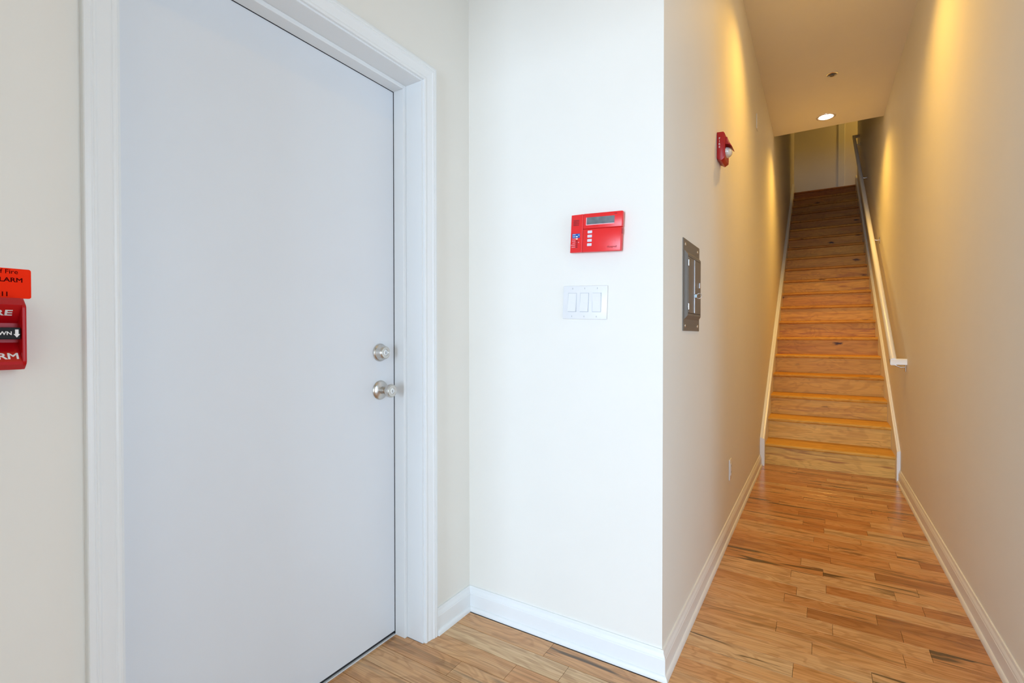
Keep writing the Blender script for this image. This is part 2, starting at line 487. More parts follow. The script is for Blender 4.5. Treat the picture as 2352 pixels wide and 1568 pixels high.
def plank(x0, x1, y0, y1, mat, tone, streak, seed, knot):
    g, c = 0.0006, 0.0008
    pts = [(y0 + g, -0.018), (y1 - g, -0.018), (y1 - g, -c), (y1 - g - c, 0), (y0 + g + c, 0), (y0 + g, -c)]
    o = obj('plank', prism(pts, lambda p: (x0 + g, p[0], p[1]), lambda p: (x1 - g, p[0], p[1])), mat, floor)
    o.color = (tone, streak, seed, knot)
    return o
rnd = random.Random(21)
row = int(math.floor((-0.9 - BASE) / PITCH))
o = obj('rear_boarding', box(XB, XR, YR, BASE + row * PITCH, -0.018, 0.0), M['oak'], floor); o.color = (0.4, 0.2, 0.3, 0.0)
y = BASE + row * PITCH
while y < YS:
    ya, yb = max(y, YR), min(y + PITCH, YS + 0.005)
    xa = X1 - 0.01 if ya > Y0 - 0.04 else (XD - 0.002 if (ya > YL - 0.03 and yb < YRJ + 0.06) else X0)
    xb = X2 if ya > YQ - 0.06 else XR
    js = sorted(byrow.get(row, []))
    js = [j for j in js if xa + 0.08 < j < xb - 0.05]
    if not js or (xb - xa > 1.2 and js[0] - xa > 0.9):
        x = xa + rnd.uniform(0.25, 0.8)
        while x < xb - 0.15:
            if all(abs(x - j) > 0.25 for j in js): js.append(x)
            x += rnd.uniform(0.45, 1.0)
        js.sort()
    if xb - xa > 1.2:
        lastj = js[-1] if js else xa
        x = lastj + rnd.uniform(0.4, 0.8)
        while x < xb - 0.15:
            js.append(x); x += rnd.uniform(0.45, 0.9)
    edges = [xa] + js + [xb]
    for a, b_ in zip(edges, edges[1:]):
        tone = min(1, max(0, rnd.gauss(0.42, 0.21)))
        streak = rnd.choice([0, 0.2, 0.4, 0.6, 0.9, 1.2])
        knot = rnd.choice([0, 0, 0.3, 0.6, 0.9])
        for (sx, sy), (t_, s_, k_) in special:
            if a <= sx <= b_ and ya <= sy < yb:
                tone, streak, knot = t_, s_, k_
        plank(a, b_, ya, yb, M['oak'], tone, streak, rnd.random(), knot)
    row += 1; y += PITCH

# ------------------------------------------------------------------ baseboards with shoe moulding
BASE_P = [(0, 0), (0.0130, 0), (0.0130, 0.066), (0.0118, 0.068), (0.0118, 0.071), (0.0098, 0.0765), (0.0068, 0.0815),
          (0.0062, 0.0835), (0.0062, 0.0905), (0.0050, 0.0935), (0, 0.0935)]
SHOE_P = [(0.0130, 0)] + [(0.0130 + 0.0088 * math.cos(t), 0.0185 * math.sin(t)) for t in (i * math.pi / 2 / 6 for i in range(7))]
def runmould(prof, wall, a, b, ka, kb):
    """wall 'L' (x=X0, +x), 'F' (y=Y0, -y), 'HL' (x=X1, +x), 'HR' (x=X2, -x), 'R' (y=YR, +y); k: end shift per unit depth"""
    def f(end, k):
        def g(p):
            d, z = p; s = end + k * d
            return {'L': (X0 + d, s, z), 'F': (s, Y0 - d, z), 'HL': (X1 + d, s, z), 'HR': (X2 - d, s, z), 'R': (s, YR + d, z), 'RF': (s, YQ - d, z), 'RR': (XR - d, s, z)}[wall]
        return g
    return prism(prof, f(a, ka), f(b, kb))
SK_Y = 4.64
for nm, wall, a, b, ka, kb in (('baseboard_left', 'L', YRJ + 0.0632, Y0, 0, -1), ('baseboard_left_near', 'L', -0.24, YL - 0.0632, 0, 0), ('baseboard_left_rear', 'L', YR, -0.36, 1, 0),
                               ('baseboard_front', 'F', X0, X1, 1, 1), ('baseboard_hall_left', 'HL', Y0, SK_Y, -1, 0),
                               ('baseboard_hall_right', 'HR', YQ, SK_Y, -1, 0), ('baseboard_rear', 'R', X0, XR, 1, -1),
                               ('baseboard_right_front', 'RF', X2, XR, -1, -1), ('baseboard_right', 'RR', YR, YQ, 1, -1)):
    o = struct(obj(nm, runmould(BASE_P, wall, a, b, ka, kb), M['trim'], smooth_ang=25))
    o['_o'] = [0, 0, 0]
    obj('shoe_moulding', runmould(SHOE_P, wall, a, b, ka, kb), M['trim'], o, smooth_ang=40)

# ------------------------------------------------------------------ door 1
door = struct(empty('door_1', (XD, (YL + YRJ) / 2, 0)))
slab = obj('door_leaf', box(XD - 0.044, XD, YL + 0.0035, YRJ - 0.0035, 0.0135, ZJ - 0.0035, 0.0015, 1), M['door'], door)
# jambs, head and stops
XJ0, XJ1 = XB + 0.0, X0
obj('jamb', box(XJ0, XJ1, YL - 0.018, YL, 0, ZJ + 0.018), M['trim'], door)
obj('jamb', box(XJ0, XJ1, YRJ, YRJ + 0.018, 0, ZJ + 0.018), M['trim'], door)
obj('head_jamb', box(XJ0, XJ1, YL, YRJ, ZJ, ZJ + 0.018), M['trim'], door)
SX0, SX1, SD = XD + 0.0012, XD + 0.050, 0.0140
obj('door_stop', box(SX0, SX1, YL, YL + SD, 0, ZJ, 0.0015, 1), M['trim'], door)
obj('door_stop', box(SX0, SX1, YRJ - SD, YRJ, 0, ZJ, 0.0015, 1), M['trim'], door)
obj('door_stop', box(SX0, SX1, YL + SD, YRJ - SD, ZJ - SD, ZJ, 0.0015, 1), M['trim'], door)
obj('weather_strip', box(XD - 0.004, XD + 0.0012, YRJ - SD - 0.0012, YRJ - 0.0036, 0.002, ZJ - SD), M['rubber'], door)
obj('weather_strip', box(XD - 0.004, XD + 0.0012, YL + 0.0036, YRJ - 0.0036, ZJ - SD - 0.0012, ZJ - 0.0036), M['rubber'], door)
obj('threshold', box(XB, XD + 0.004, YL, YRJ, 0.0, 0.0045, 0.001, 1), M['alu'], door)
obj('under_door_shade', box(XD - 0.040, XD - 0.004, YL + 0.004, YRJ - 0.004, 0.0046, 0.0135), M['rubber'], door)  # black strip standing for the shade under the door leaf

def hardware(name, prof, zc, yc, extra):
    o = obj(name, lathe(prof, (XD, yc, zc), 'X', 48), M['nickel'], door, smooth_ang=35)
    xf = extra
    obj('key_cylinder', lathe([(xf - 0.004, 0.0), (xf - 0.004, 0.0098), (xf + 0.0006, 0.0098), (xf + 0.0010, 0.0086), (xf + 0.0010, 0.0)],
                              (XD, yc, zc), 'X', 32), M['zinc'], o, smooth_ang=35)
    obj('keyway', box(XD + xf + 0.0006, XD + xf + 0.0015, yc - 0.0011, yc + 0.0011, zc - 0.0052, zc + 0.0040, 0.0004, 1), M['dark'], o)
    return o
hardware('deadbolt', [(0, 0.0), (0, 0.0310), (0.003, 0.0316), (0.0065, 0.0305), (0.009, 0.0275), (0.022, 0.0240), (0.0285, 0.0225), (0.0305, 0.0205),
                      (0.0300, 0.0192), (0.0310, 0.0186), (0.0310, 0.0118), (0.0300, 0.0112), (0.0300, 0.0)], 1.042, 1.2225, 0.0300)
hardware('door_knob', [(0, 0.0), (0, 0.0335), (0.0025, 0.0342), (0.006, 0.0325), (0.0085, 0.029), (0.0115, 0.0185), (0.0135, 0.0135), (0.024, 0.0118),
                       (0.030, 0.0128), (0.036, 0.0165), (0.043, 0.0215), (0.050, 0.0236), (0.0565, 0.0236), (0.060, 0.0222), (0.0605, 0.0205), (0.0598, 0.0196),
                       (0.0615, 0.0188), (0.0615, 0.0118), (0.0605, 0.0112), (0.0605, 0.0)], 0.909, 1.2235, 0.0605)

# casing around the opening: three mitred lengths
CP = [(0, 0), (0, 0.0075), (0.0015, 0.0095), (0.0055, 0.0105), (0.0090, 0.0098), (0.0105, 0.0084), (0.0125, 0.0086), (0.0150, 0.0100), (0.0300, 0.0120),
      (0.0350, 0.0132), (0.0385, 0.0160), (0.0415, 0.0163), (0.0430, 0.0153), (0.0450, 0.0153), (0.0465, 0.0168), (0.0520, 0.0172), (0.0560, 0.0160), (0.0575, 0.0135), (0.0575, 0)]
RV = 0.006
cas = struct(empty('trim_1', (X0, YRJ + 0.03, 0)))
def side(sgn, yin):
    return prism(CP, lambda p: (X0 + p[1], yin + sgn * p[0], 0.0), lambda p: (X0 + p[1], yin + sgn * p[0], ZJ + RV + p[0]))
obj('casing', side(1, YRJ + RV), M['trim'], cas, smooth_ang=22)
obj('casing', side(-1, YL - RV), M['trim'], cas, smooth_ang=22)
obj('head_casing', prism(CP, lambda p: (X0 + p[1], YL - RV - p[0], ZJ + RV + p[0]), lambda p: (X0 + p[1], YRJ + RV + p[0], ZJ + RV + p[0])), M['trim'], cas, smooth_ang=22)

# trim on the wall at the top of the stairs
struct(obj('trim_2', box(0.275, 0.375, YE - 0.018, YE, ZU, ZT - 0.3, 0.004, 2), M['trim']))
struct(obj('baseboard_end', box(X1, 0.275, YE - 0.014, YE, ZU, ZU + 0.10, 0.003, 1), M['trim']))

# ------------------------------------------------------------------ staircase
st = thing('staircase', 'straight flight of knotty pine stairs rising between the hall walls', 'staircase', ((X1 + X2) / 2, YS, 0))
SLX, SRX = X1 + 0.0355, X2 - 0.0225
rs = random.Random(5)
NOSE, TT = 0.0275, 0.030
for i in range(20):
    yf = YS + i * RUN
    z0, z1 = i * RISE, (i + 1) * RISE
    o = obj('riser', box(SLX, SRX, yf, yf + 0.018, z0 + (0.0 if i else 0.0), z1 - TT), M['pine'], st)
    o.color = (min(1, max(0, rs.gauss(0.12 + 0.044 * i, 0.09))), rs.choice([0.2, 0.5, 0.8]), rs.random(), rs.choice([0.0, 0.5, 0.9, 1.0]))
    # tread with rounded nosing
    yb = yf + RUN if i < 19 else yf + RUN * 0.6
    n = 6
    nose = [(yf - NOSE + TT / 2 - TT / 2 * math.sin(t), z1 - TT / 2 + TT / 2 * math.cos(t)) for t in (math.pi * k / n for k in range(n + 1))]
    pts = nose + [(yb, z1 - TT), (yb, z1)]
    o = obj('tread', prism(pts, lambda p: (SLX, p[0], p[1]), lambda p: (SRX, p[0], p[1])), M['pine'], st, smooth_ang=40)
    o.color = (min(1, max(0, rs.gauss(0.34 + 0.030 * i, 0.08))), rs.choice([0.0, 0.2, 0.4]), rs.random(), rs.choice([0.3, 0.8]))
# skirt boards with a moulded top edge
H0 = 0.236
YT = YS + 19 * RUN + 0.10
def skirt(xw, s, th):
    zt = H0 + (YT - SK_Y) * SLOPE
    bm = bmesh.new()
    def q(y, z): return (y, z)
    body = [(SK_Y, 0.0), (SK_Y, H0 - 0.026), (YT, zt - 0.026), (YT, zt - 0.65), (SK_Y + 0.62, 0.0)]
    padd(bm, body, lambda p: (xw, p[0], p[1]), lambda p: (xw + s * th, p[0], p[1]))
    return bm
def skirt_cap(xw, s, th):
    zt = H0 + (YT - SK_Y) * SLOPE
    prof = [(0, -0.026), (th, -0.026), (th, -0.012), (th * 0.86, -0.007), (th * 0.60, -0.005), (th * 0.52, 0.0), (0, 0.0)]
    return prism(prof, lambda p: (xw + s * p[0], SK_Y, H0 + p[1]), lambda p: (xw + s * p[0], YT, zt + p[1]))
for xw, s, th in ((X1 + 0.0006, 1, 0.0349), (X2 - 0.0006, -1, 0.0219)):
    o = obj('skirt_board', skirt(xw, s, th), M['trim'], st)
    obj('cap_moulding', skirt_cap(xw, s, th), M['trim'], o, smooth_ang=25)

# ------------------------------------------------------------------ handrail
RY0, RZ0, RX = 4.372, 0.917, 0.4455
RY1 = 9.42
hr = thing('handrail', 'cream painted wall handrail on metal brackets beside the stairs', 'handrail', (X2, RY0, RZ0))
RP = [(-0.0195, -0.017), (-0.013, -0.022), (0.013, -0.022), (0.0195, -0.017), (0.0195, 0.008), (0.014, 0.018), (0.005, 0.0225), (-0.005, 0.0225), (-0.014, 0.018), (-0.0195, 0.008)]
def rz(y): return RZ0 + (y - RY0) * SLOPE
k = 0.82
obj('rail', prism(RP, lambda p: (RX + p[0], RY0 + p[0] * 0.0 - 0.018 + p[1] * 0.0, rz(RY0) + p[1] * 1.1), lambda p: (RX + p[0], RY1, rz(RY1) + p[1] * 1.1)), M['trim'], hr, smooth_ang=40)
RQ = [(-0.018, -0.019), (-0.014, -0.022), (0.014, -0.022), (0.018, -0.018), (0.018, 0.010), (0.012, 0.019), (0.004, 0.0225), (-0.006, 0.0225), (-0.014, 0.018), (-0.018, 0.010)]
for yy, nm in ((RY0, 'rail_return'), (RY1, 'rail_return')):
    obj(nm, prism(RQ, lambda p: (RX - 0.0195, yy + p[0] - 0.002, rz(yy) + p[1]), lambda p: (X2 - 0.0005, yy + p[0] - 0.002, rz(yy) + p[1])), M['trim'], hr, smooth_ang=40)
for by in (4.425, 6.26, 7.92, 9.25):
    z = rz(by) - 0.024
    b_ = obj('bracket', tube([(X2 - 0.004, by, z - 0.050), (X2 - 0.030, by, z - 0.052), (X2 - 0.055, by, z - 0.040), (RX + 0.004, by, z - 0.018), (RX, by, z + 0.002)], 0.0062, 10), M['nickel'], hr, smooth_ang=40)
    obj('bracket_plate', box(X2 - 0.005, X2 - 0.0003, by - 0.016, by + 0.016, z - 0.082, z - 0.022, 0.002, 2), M['nickel'], b_)

# ------------------------------------------------------------------ ceiling downlights and sprinkler
def downlight(x, y, label, power, ZC=ZC):
    t = thing('recessed_downlight', label, 'ceiling light', (x, y, ZC), 'recessed hall downlights')
    obj('trim_ring', lathe([(-0.0, 0.0600), (0.004, 0.0615), (0.006, 0.068), (0.006, 0.076), (0.004, 0.0825), (0.0, 0.0835)], (x, y, ZC), '-Z', 48), M['can'], t, smooth_ang=40)
    obj('lamp', lathe([(0.0, 0.0605), (0.004, 0.0595), (0.009, 0.050), (0.012, 0.030), (0.013, 0.0)], (x, y, ZC), '-Z', 40), M['bulb'], t, smooth_ang=60)
    l = bpy.data.lights.new('lamp_light', 'SPOT')
    l.energy = power; l.color = LAMP_COL
    l.spot_size = math.radians(136); l.spot_blend = 1.0; l.shadow_soft_size = 0.05
    lo = bpy.data.objects.new('lamp_light', l)
    C.objects.link(lo); lo.parent = t
    lo.location = (0, 0, -0.020)
downlight(0.044, 5.70, 'glowing recessed downlight near the end of the hall ceiling, before the stairwell', LAMP_POWER)
downlight(0.044, 3.20, 'recessed downlight in the hall ceiling above the fire horn', LAMP_POWER)
downlight(0.044, 0.72, 'recessed downlight in the ceiling above the white entry door', LAMP_POWER * 0.20)
downlight(1.15, 10.36, 'recessed downlight in the ceiling over the upstairs landing', LAMP_POWER * 0.8, ZT)

sp = thing('fire_sprinkler', 'small chrome ceiling sprinkler head between the hall downlights', 'sprinkler', (0.078, 4.80, ZC))
obj('escutcheon', lathe([(0, 0.0), (0, 0.041), (0.004, 0.0405), (0.007, 0.036), (0.0075, 0.031), (0.004, 0.029), (0.0015, 0.028), (0.0015, 0.0)], (0.078, 4.80, ZC), '-Z', 36), M['zinc'], sp, smooth_ang=40)
obj('sprinkler_head', lathe([(0.0015, 0.0), (0.0015, 0.027), (0.003, 0.027), (0.004, 0.012), (0.008, 0.010), (0.010, 0.006), (0.015, 0.005), (0.0155, 0.015), (0.017, 0.015), (0.017, 0.0)], (0.078, 4.80, ZC), '-Z', 24), M['steel'], sp, smooth_ang=40)

# ------------------------------------------------------------------ alarm keypad on the front wall
def tilt(o, deg, centre):
    """turn a wall thing about the wall normal (Y)"""
    o.rotation_euler = (0, math.radians(deg), 0)
KX, KZ, KW, KH = -0.6435, 1.4505, 0.187, 0.131
kp = thing('alarm_keypad', 'red fire alarm keypad with grey display, mounted above the light switches', 'keypad', (KX, Y0, KZ))
kx0, kx1, kz0, kz1 = KX - KW / 2, KX + KW / 2, KZ - KH / 2, KZ + KH / 2
KD = 0.026
xs_ = kx0 + 0.0475
obj('back_plate', box(kx0 + 0.004, kx1 - 0.004, Y0 - 0.012, Y0 - 0.0002, kz0 + 0.004, kz1 - 0.004, 0.002, 1), M['red'], kp)
# left section swells towards the centre
lp = [(kx0, -0.010), (kx0, -0.0190), (kx0 + 0.002, -0.0210), (xs_ - 0.012, -0.0245), (xs_ - 0.003, -0.0262), (xs_, -0.0250), (xs_, -0.010)]
obj('speaker_section', prism(lp, lambda p: (p[0], Y0 + p[1], kz0 + 0.001), lambda p: (p[0], Y0 + p[1], kz1 - 0.001)), M['red'], kp, smooth_ang=30)
zf = kz0 + 0.0785
obj('display_section', box(xs_ + 0.0002, kx1, Y0 - KD, Y0 - 0.010, zf + 0.0004, kz1, 0.003, 2), M['red'], kp, smooth_ang=30)
flap = obj('flap_cover', box(xs_ + 0.0010, kx1 - 0.0015, Y0 - KD - 0.0012, Y0 - 0.010, kz0 + 0.0005, zf - 0.0004, 0.0022, 2), M['red'], kp, smooth_ang=30)
obj('finger_notch', box(kx1 - 0.0016, kx1 + 0.0003, Y0 - KD + 0.003, Y0 - KD + 0.012, zf - 0.022, zf - 0.004, 0.001, 1), M['logo'], kp)
dx0, dx1, dz0, dz1 = xs_ + 0.0135, xs_ + 0.1125, zf + 0.0145, zf + 0.0385
for a in ((dx0 - 0.0022, dx0, dz0 - 0.0022, dz1), (dx0, dx1, dz0 - 0.0022, dz0)):
    obj('display_bezel', box(a[0], a[1], Y0 - KD - 0.0009, Y0 - KD + 0.001, a[2], a[3]), M['pink'], kp)
obj('display', box(dx0, dx1, Y0 - KD - 0.0006, Y0 - KD + 0.001, dz0, dz1), M['lcd'], kp)
obj('indicator_slit', box(dx1 - 0.001, dx1 + 0.008, Y0 - KD - 0.0005, Y0 - KD + 0.001, kz1 - 0.0085, kz1 - 0.0065), M['slot'], kp)
def yface(x):   # front of the speaker section
    return Y0 - (0.0210 + (x - kx0 - 0.002) / (xs_ - 0.012 - kx0 - 0.002) * 0.0035)
for i in range(4):
    zz = kz1 - 0.0205 - i * 0.0052
    obj('speaker_slot', box(kx0 + 0.0105, kx0 + 0.0325, Y0 - 0.0243, Y0 - 0.020, zz - 0.0011, zz + 0.0011), M['slot'], kp)
lx0 = kx0 + 0.0085
obj('status_label', box(lx0, lx0 + 0.0290, Y0 - 0.0252, Y0 - 0.020, kz0 + 0.0505, kz0 + 0.0650, 0.0004, 1), M['blue'], kp)
lines = [('ARMED', 0.0615, 'print'), ('READY', 0.0545, 'print'), ('POWER', 0.0470, 'pink'), ('TROUBLE', 0.0398, 'pink'), ('ALARM', 0.0330, 'pink'),
         ('SUPERVISORY', 0.0258, 'pink'), ('SILENCED', 0.0190, 'pink')]
for s_, zz, mm in lines:
    sq = 0.62 if len(s_) > 9 else (0.72 if len(s_) > 6 else 0.8)
    text('status_text', s_, 0.0030, (lx0 + 0.0130, Y0 - 0.0254, kz0 + zz - 0.0012), (1, 0, 0), (0, 0, 1), M[mm], kp, 'RIGHT', 0.012, sq)
for zz, mm in ((0.0545, 'green'), (0.0470, 'yellow'), (0.0398, 'slot'), (0.0330, 'slot'), (0.0258, 'slot'), (0.0190, 'slot')):
    obj('indicator', box(lx0 + 0.0145, lx0 + 0.0205, Y0 - 0.0256, Y0 - 0.021, kz0 + zz - 0.0013, kz0 + zz + 0.0018), M[mm], kp)
obj('indicator', box(lx0 + 0.0235, lx0 + 0.0262, Y0 - 0.0256, Y0 - 0.021, kz0 + 0.0585, kz0 + 0.0612), M['print'], kp)
obj('indicator', box(lx0 + 0.0238, lx0 + 0.0262, Y0 - 0.0262, Y0 - 0.021, kz0 + 0.0335, kz0 + 0.0360), M['pink'], kp)
for i in range(4):
    zz = kz0 + 0.0675 - i * 0.0143
    obj('button', box(xs_ + 0.0190, xs_ + 0.0355, Y0 - KD - 0.0030, Y0 - KD + 0.001, zz - 0.0048, zz + 0.0048, 0.0014, 2), M['button'], kp)
text('logo_text', 'Honeywell', 0.0062, (kx1 - 0.0145, Y0 - KD - 0.0014, kz0 + 0.0115), (1, 0, 0), (0, 0, 1), M['logo'], kp, 'RIGHT', 0.02, 0.88)
tilt(kp, 2.7, None)

# ------------------------------------------------------------------ triple light switch
SXc, SZc = -0.6915, 1.2165
sw = thing('light_switch', 'white three-gang rocker switch plate on the wall below the red keypad', 'light switch', (SXc, Y0, SZc))
obj('cover_plate', box(SXc - 0.0832, SXc + 0.0832, Y0 - 0.0058, Y0 - 0.0002, SZc - 0.0582, SZc + 0.0582, 0.0028, 2), M['white'], sw, smooth_ang=40)
for i in (-1, 0, 1):
    cx = SXc + i * 0.0460
    obj('rocker_frame', box(cx - 0.0166, cx + 0.0166, Y0 - 0.0066, Y0 - 0.0040, SZc - 0.0332, SZc + 0.0332, 0.0006, 1), M['gap_shade'], sw)
    dn = i == 1
    pr_ = [(-0.0315, -0.0064), (-0.0315, -0.0075 if not dn else -0.0125), (0.0, -0.0088), (0.0315, -0.0125 if not dn else -0.0075), (0.0315, -0.0064)]
    obj('rocker', prism(pr_, lambda p: (cx - 0.0148, Y0 + p[1], SZc - p[0]), lambda p: (cx + 0.0148, Y0 + p[1], SZc - p[0])), M['white'], sw)
    for s in (-1, 1):
        s_ = obj('screw', lathe([(0, 0.0), (0.0005, 0.0), (0.0005, 0.0026), (0.0, 0.0030)], (cx, Y0 - 0.0058, SZc + s * 0.0485), '-Y', 16), M['white'], sw, smooth_ang=40)
        obj('slot', box(cx - 0.0004, cx + 0.0004, Y0 - 0.0066, Y0 - 0.0060, SZc + s * 0.0485 - 0.0026, SZc + s * 0.0485 + 0.0026), M['steel'], s_)
tilt(sw, 2.0, None)

# ------------------------------------------------------------------ electrical panel on the hall wall
EY0, EY1, EZ0, EZ1 = 1.842, 2.120, 1.119, 1.459
pn = thing('electrical_panel', 'grey steel electrical panel cover with hinged door on the hall wall', 'electrical panel', (X1, (EY0 + EY1) / 2, EZ0))
obj('cover_plate', box(X1 + 0.0002, X1 + 0.0032, EY0, EY1, EZ0, EZ1, 0.001, 1), M['steel'], pn)
a0, a1, c0, c1 = EY0 + 0.014, EY1 - 0.014, EZ0 + 0.043, EZ1 - 0.043
ins, dep = 0.010, 0.0105
def fr(y0, y1, z0, z1, x): return [(x, y0, z0), (x, y1, z0), (x, y1, z1), (x, y0, z1)]
bm = bmesh.new()
A = [bm.verts.new(v) for v in fr(a0, a1, c0, c1, X1 + 0.0030)]
B = [bm.verts.new(v) for v in fr(a0 + ins, a1 - ins, c0 + ins + 0.004, c1 - ins - 0.004, X1 + 0.003 + dep)]
D = [bm.verts.new(v) for v in fr(a0 + ins + 0.006, a1 - ins - 0.006, c0 + ins + 0.012, c1 - ins - 0.012, X1 + 0.003 + dep)]
Fv = [bm.verts.new(v) for v in fr(a0 + ins + 0.006, a1 - ins - 0.006, c0 + ins + 0.012, c1 - ins - 0.012, X1 + 0.006)]
for P_, Q_ in ((A, B), (B, D), (D, Fv)):
    for i in range(4):
        bm.faces.new((P_[i], P_[(i + 1) % 4], Q_[(i + 1) % 4], Q_[i]))
bm.faces.new(Fv)
obj('raised_surround', bm, M['steel'], pn)
ey0, ey1, ez0, ez1 = a0 + ins + 0.0075, a1 - ins - 0.0075, c0 + ins + 0.0135, c1 - ins - 0.0135
em = ey0 + 0.098
pd = obj('panel_door', box(X1 + 0.0062, X1 + 0.0150, ey0, em - 0.0008, ez0, ez1, 0.0012, 1), M['steel'], pn)
for z0, z1 in ((ez0 + 0.012, ez0 + 0.034), (ez1 - 0.034, ez1 - 0.012)):
    obj('hinge', tube([(X1 + 0.0150, ey0 - 0.0006, z0), (X1 + 0.0150, ey0 - 0.0006, z1)], 0.0022, 10), M['zinc'], pd, smooth_ang=40)
pd2 = obj('panel_door', box(X1 + 0.0062, X1 + 0.0150, em + 0.0008, ey1, ez0, ez1, 0.0012, 1), M['steel'], pn)
obj('edge_strip', box(X1 + 0.0150, X1 + 0.0172, em - 0.0016, em + 0.0004, ez0 + 0.002, ez1 - 0.002), M['zinc'], pd)
obj('latch', box(X1 + 0.0150, X1 + 0.0190, ey1 - 0.034, ey1 - 0.026, (ez0 + ez1) / 2 + 0.0, (ez0 + ez1) / 2 + 0.022, 0.001, 1), M['zinc'], pd2)
for yy in (EY0 + 0.030, EY1 - 0.036):
    for zz in (EZ0 + 0.019, EZ1 - 0.021):
        obj('screw', lathe([(0, 0.0062), (0.0018, 0.0054), (0.0026, 0.003), (0.0026, 0.0)], (X1 + 0.0030, yy, zz), 'X', 20), M['zinc'], pn, smooth_ang=40)
# wire seal standing out from the latch
TY, TZ, TX = 1.968, 1.2525, X1 + 0.0215
seal = thing('wire_seal', 'wire tie of two loops with a pale blue clip, hung on the panel latch', 'wire tie', (TX, TY, TZ))
for s, rx in ((-1, 0.0095), (1, 0.0095)):
    pts = [(TX + s * (0.0105 + 0.001) + rx * math.cos(t), TY + 0.002 * math.sin(t), TZ + 0.0098 * math.sin(t)) for t in (2 * math.pi * i / 28 for i in range(28))]
    obj('wire_loop', tube(pts, 0.0010, 8, closed=True), M['wire'], seal, smooth_ang=60)
obj('clip', box(TX - 0.0032, TX + 0.0032, TY - 0.003, TY + 0.003, TZ - 0.0060, TZ + 0.0066, 0.0012, 2), M['bluewire'], seal)

# ------------------------------------------------------------------ duplex outlet on the hall wall
OY, OZ = 2.982, 0.351
ot = thing('wall_outlet', 'white duplex wall outlet low on the hall wall above the baseboard', 'outlet', (X1, OY, OZ))
obj('cover_plate', box(X1 + 0.0002, X1 + 0.0058, OY - 0.035, OY + 0.035, OZ - 0.0572, OZ + 0.0572, 0.0022, 2), M['white'], ot, smooth_ang=40)
rc = obj('receptacle', box(X1 + 0.0045, X1 + 0.0080, OY - 0.0165, OY + 0.0165, OZ - 0.0335, OZ + 0.0335, 0.0012, 1), M['white'], ot)
for s in (-1, 1):
    for yy in (-0.0062, 0.0062):
        obj('slot', box(X1 + 0.0078, X1 + 0.0083, OY + yy - 0.0010, OY + yy + 0.0010, OZ + s * 0.0175 - 0.002, OZ + s * 0.0175 + 0.006), M['dark'], rc)
    obj('screw', lathe([(0, 0.003), (0.0006, 0.0026), (0.0006, 0)], (X1 + 0.0058, OY, OZ + s * 0.0480), 'X', 16), M['zinc'], ot, smooth_ang=40)

# ------------------------------------------------------------------ fire horn strobe on the hall wall
HY0, HY1, HZ0, HZ1 = 2.527, 2.645, 1.940, 2.078
hn = thing('fire_horn_strobe', 'dark red fire horn with clear strobe lens, high on the hall wall', 'fire alarm', (X1, (HY0 + HY1) / 2, HZ0))
HD = 0.036
hp = [(0, HZ0 + 0.012), (0.020, HZ0), (HD, HZ0 + 0.010), (HD + 0.001, HZ0 + 0.025), (HD, HZ1 - 0.012), (HD - 0.006, HZ1 - 0.002), (0.0, HZ1)]
bmh = prism(hp, lambda p: (X1 + 0.0002 + p[0], HY0, p[1]), lambda p: (X1 + 0.0002 + p[0], HY1, p[1]))
bmesh.ops.bevel(bmh, geom=list(bmh.edges), offset=0.0025, segments=2, profile=0.5, affect='EDGES')
obj('housing', bmh, M['hornred'], hn, smooth_ang=30)
gr = prism([(HD, HZ1 - 0.022), (HD + 0.0085, HZ1 - 0.026), (HD + 0.0095, HZ1 - 0.048), (HD, HZ1 - 0.052)], lambda p: (X1 + p[0], HY0 + 0.018, p[1]), lambda p: (X1 + p[0], HY1 - 0.018, p[1]))
obj('horn_grille', gr, M['hornred'], hn)
cy = (HY0 + HY1) / 2
hood = prism([(HD - 0.001, HZ0 + 0.088), (HD + 0.010, HZ0 + 0.084), (HD + 0.022, HZ0 + 0.078), (HD + 0.029, HZ0 + 0.066), (HD + 0.027, HZ0 + 0.065), (HD + 0.019, HZ0 + 0.075), (HD + 0.008, HZ0 + 0.079), (HD - 0.001, HZ0 + 0.080)],
             lambda p: (X1 + p[0], HY0 + 0.014, p[1]), lambda p: (X1 + p[0], HY1 - 0.014, p[1]))
obj('lens_hood', hood, M['hornred'], hn, smooth_ang=40)
lens = bmesh.new()
bmesh.ops.create_uvsphere(lens, u_segments=28, v_segments=16, radius=1.0)
bmesh.ops.scale(lens, vec=(0.0275, 0.038, 0.0245), verts=lens.verts)
bmesh.ops.translate(lens, vec=(X1 + HD - 0.001, cy - 0.004, HZ0 + 0.050), verts=lens.verts)
obj('strobe_lens', lens, M['clear'], hn, smooth_ang=60)
for i, ch in enumerate('FIRE'):
    text('lettering', ch, 0.0090, (X1 + 0.0125, HY0 - 0.0002, HZ1 - 0.036 - i * 0.0135), (1, 0, 0), (0, 0, 1), M['print'], hn, 'CENTER', 0.01, 1.0)

# ------------------------------------------------------------------ painted cover plate high on the hall wall
PY, PZ = 4.275, 2.765
pl = thing('blank_cover_plate', 'small blank cover plate near the ceiling on the hall wall', 'wall plate', (X1, PY, PZ))
obj('plate', box(X1 + 0.0002, X1 + 0.006, PY - 0.035, PY + 0.035, PZ - 0.0572, PZ + 0.0572, 0.002, 2), M['wall'], pl)
for s in (-1, 1):
    obj('screw', lathe([(0, 0.0045), (0.0015, 0.004), (0.002, 0)], (X1 + 0.006, PY, PZ + s * 0.030), 'X', 14), M['zinc'], pl, smooth_ang=40)

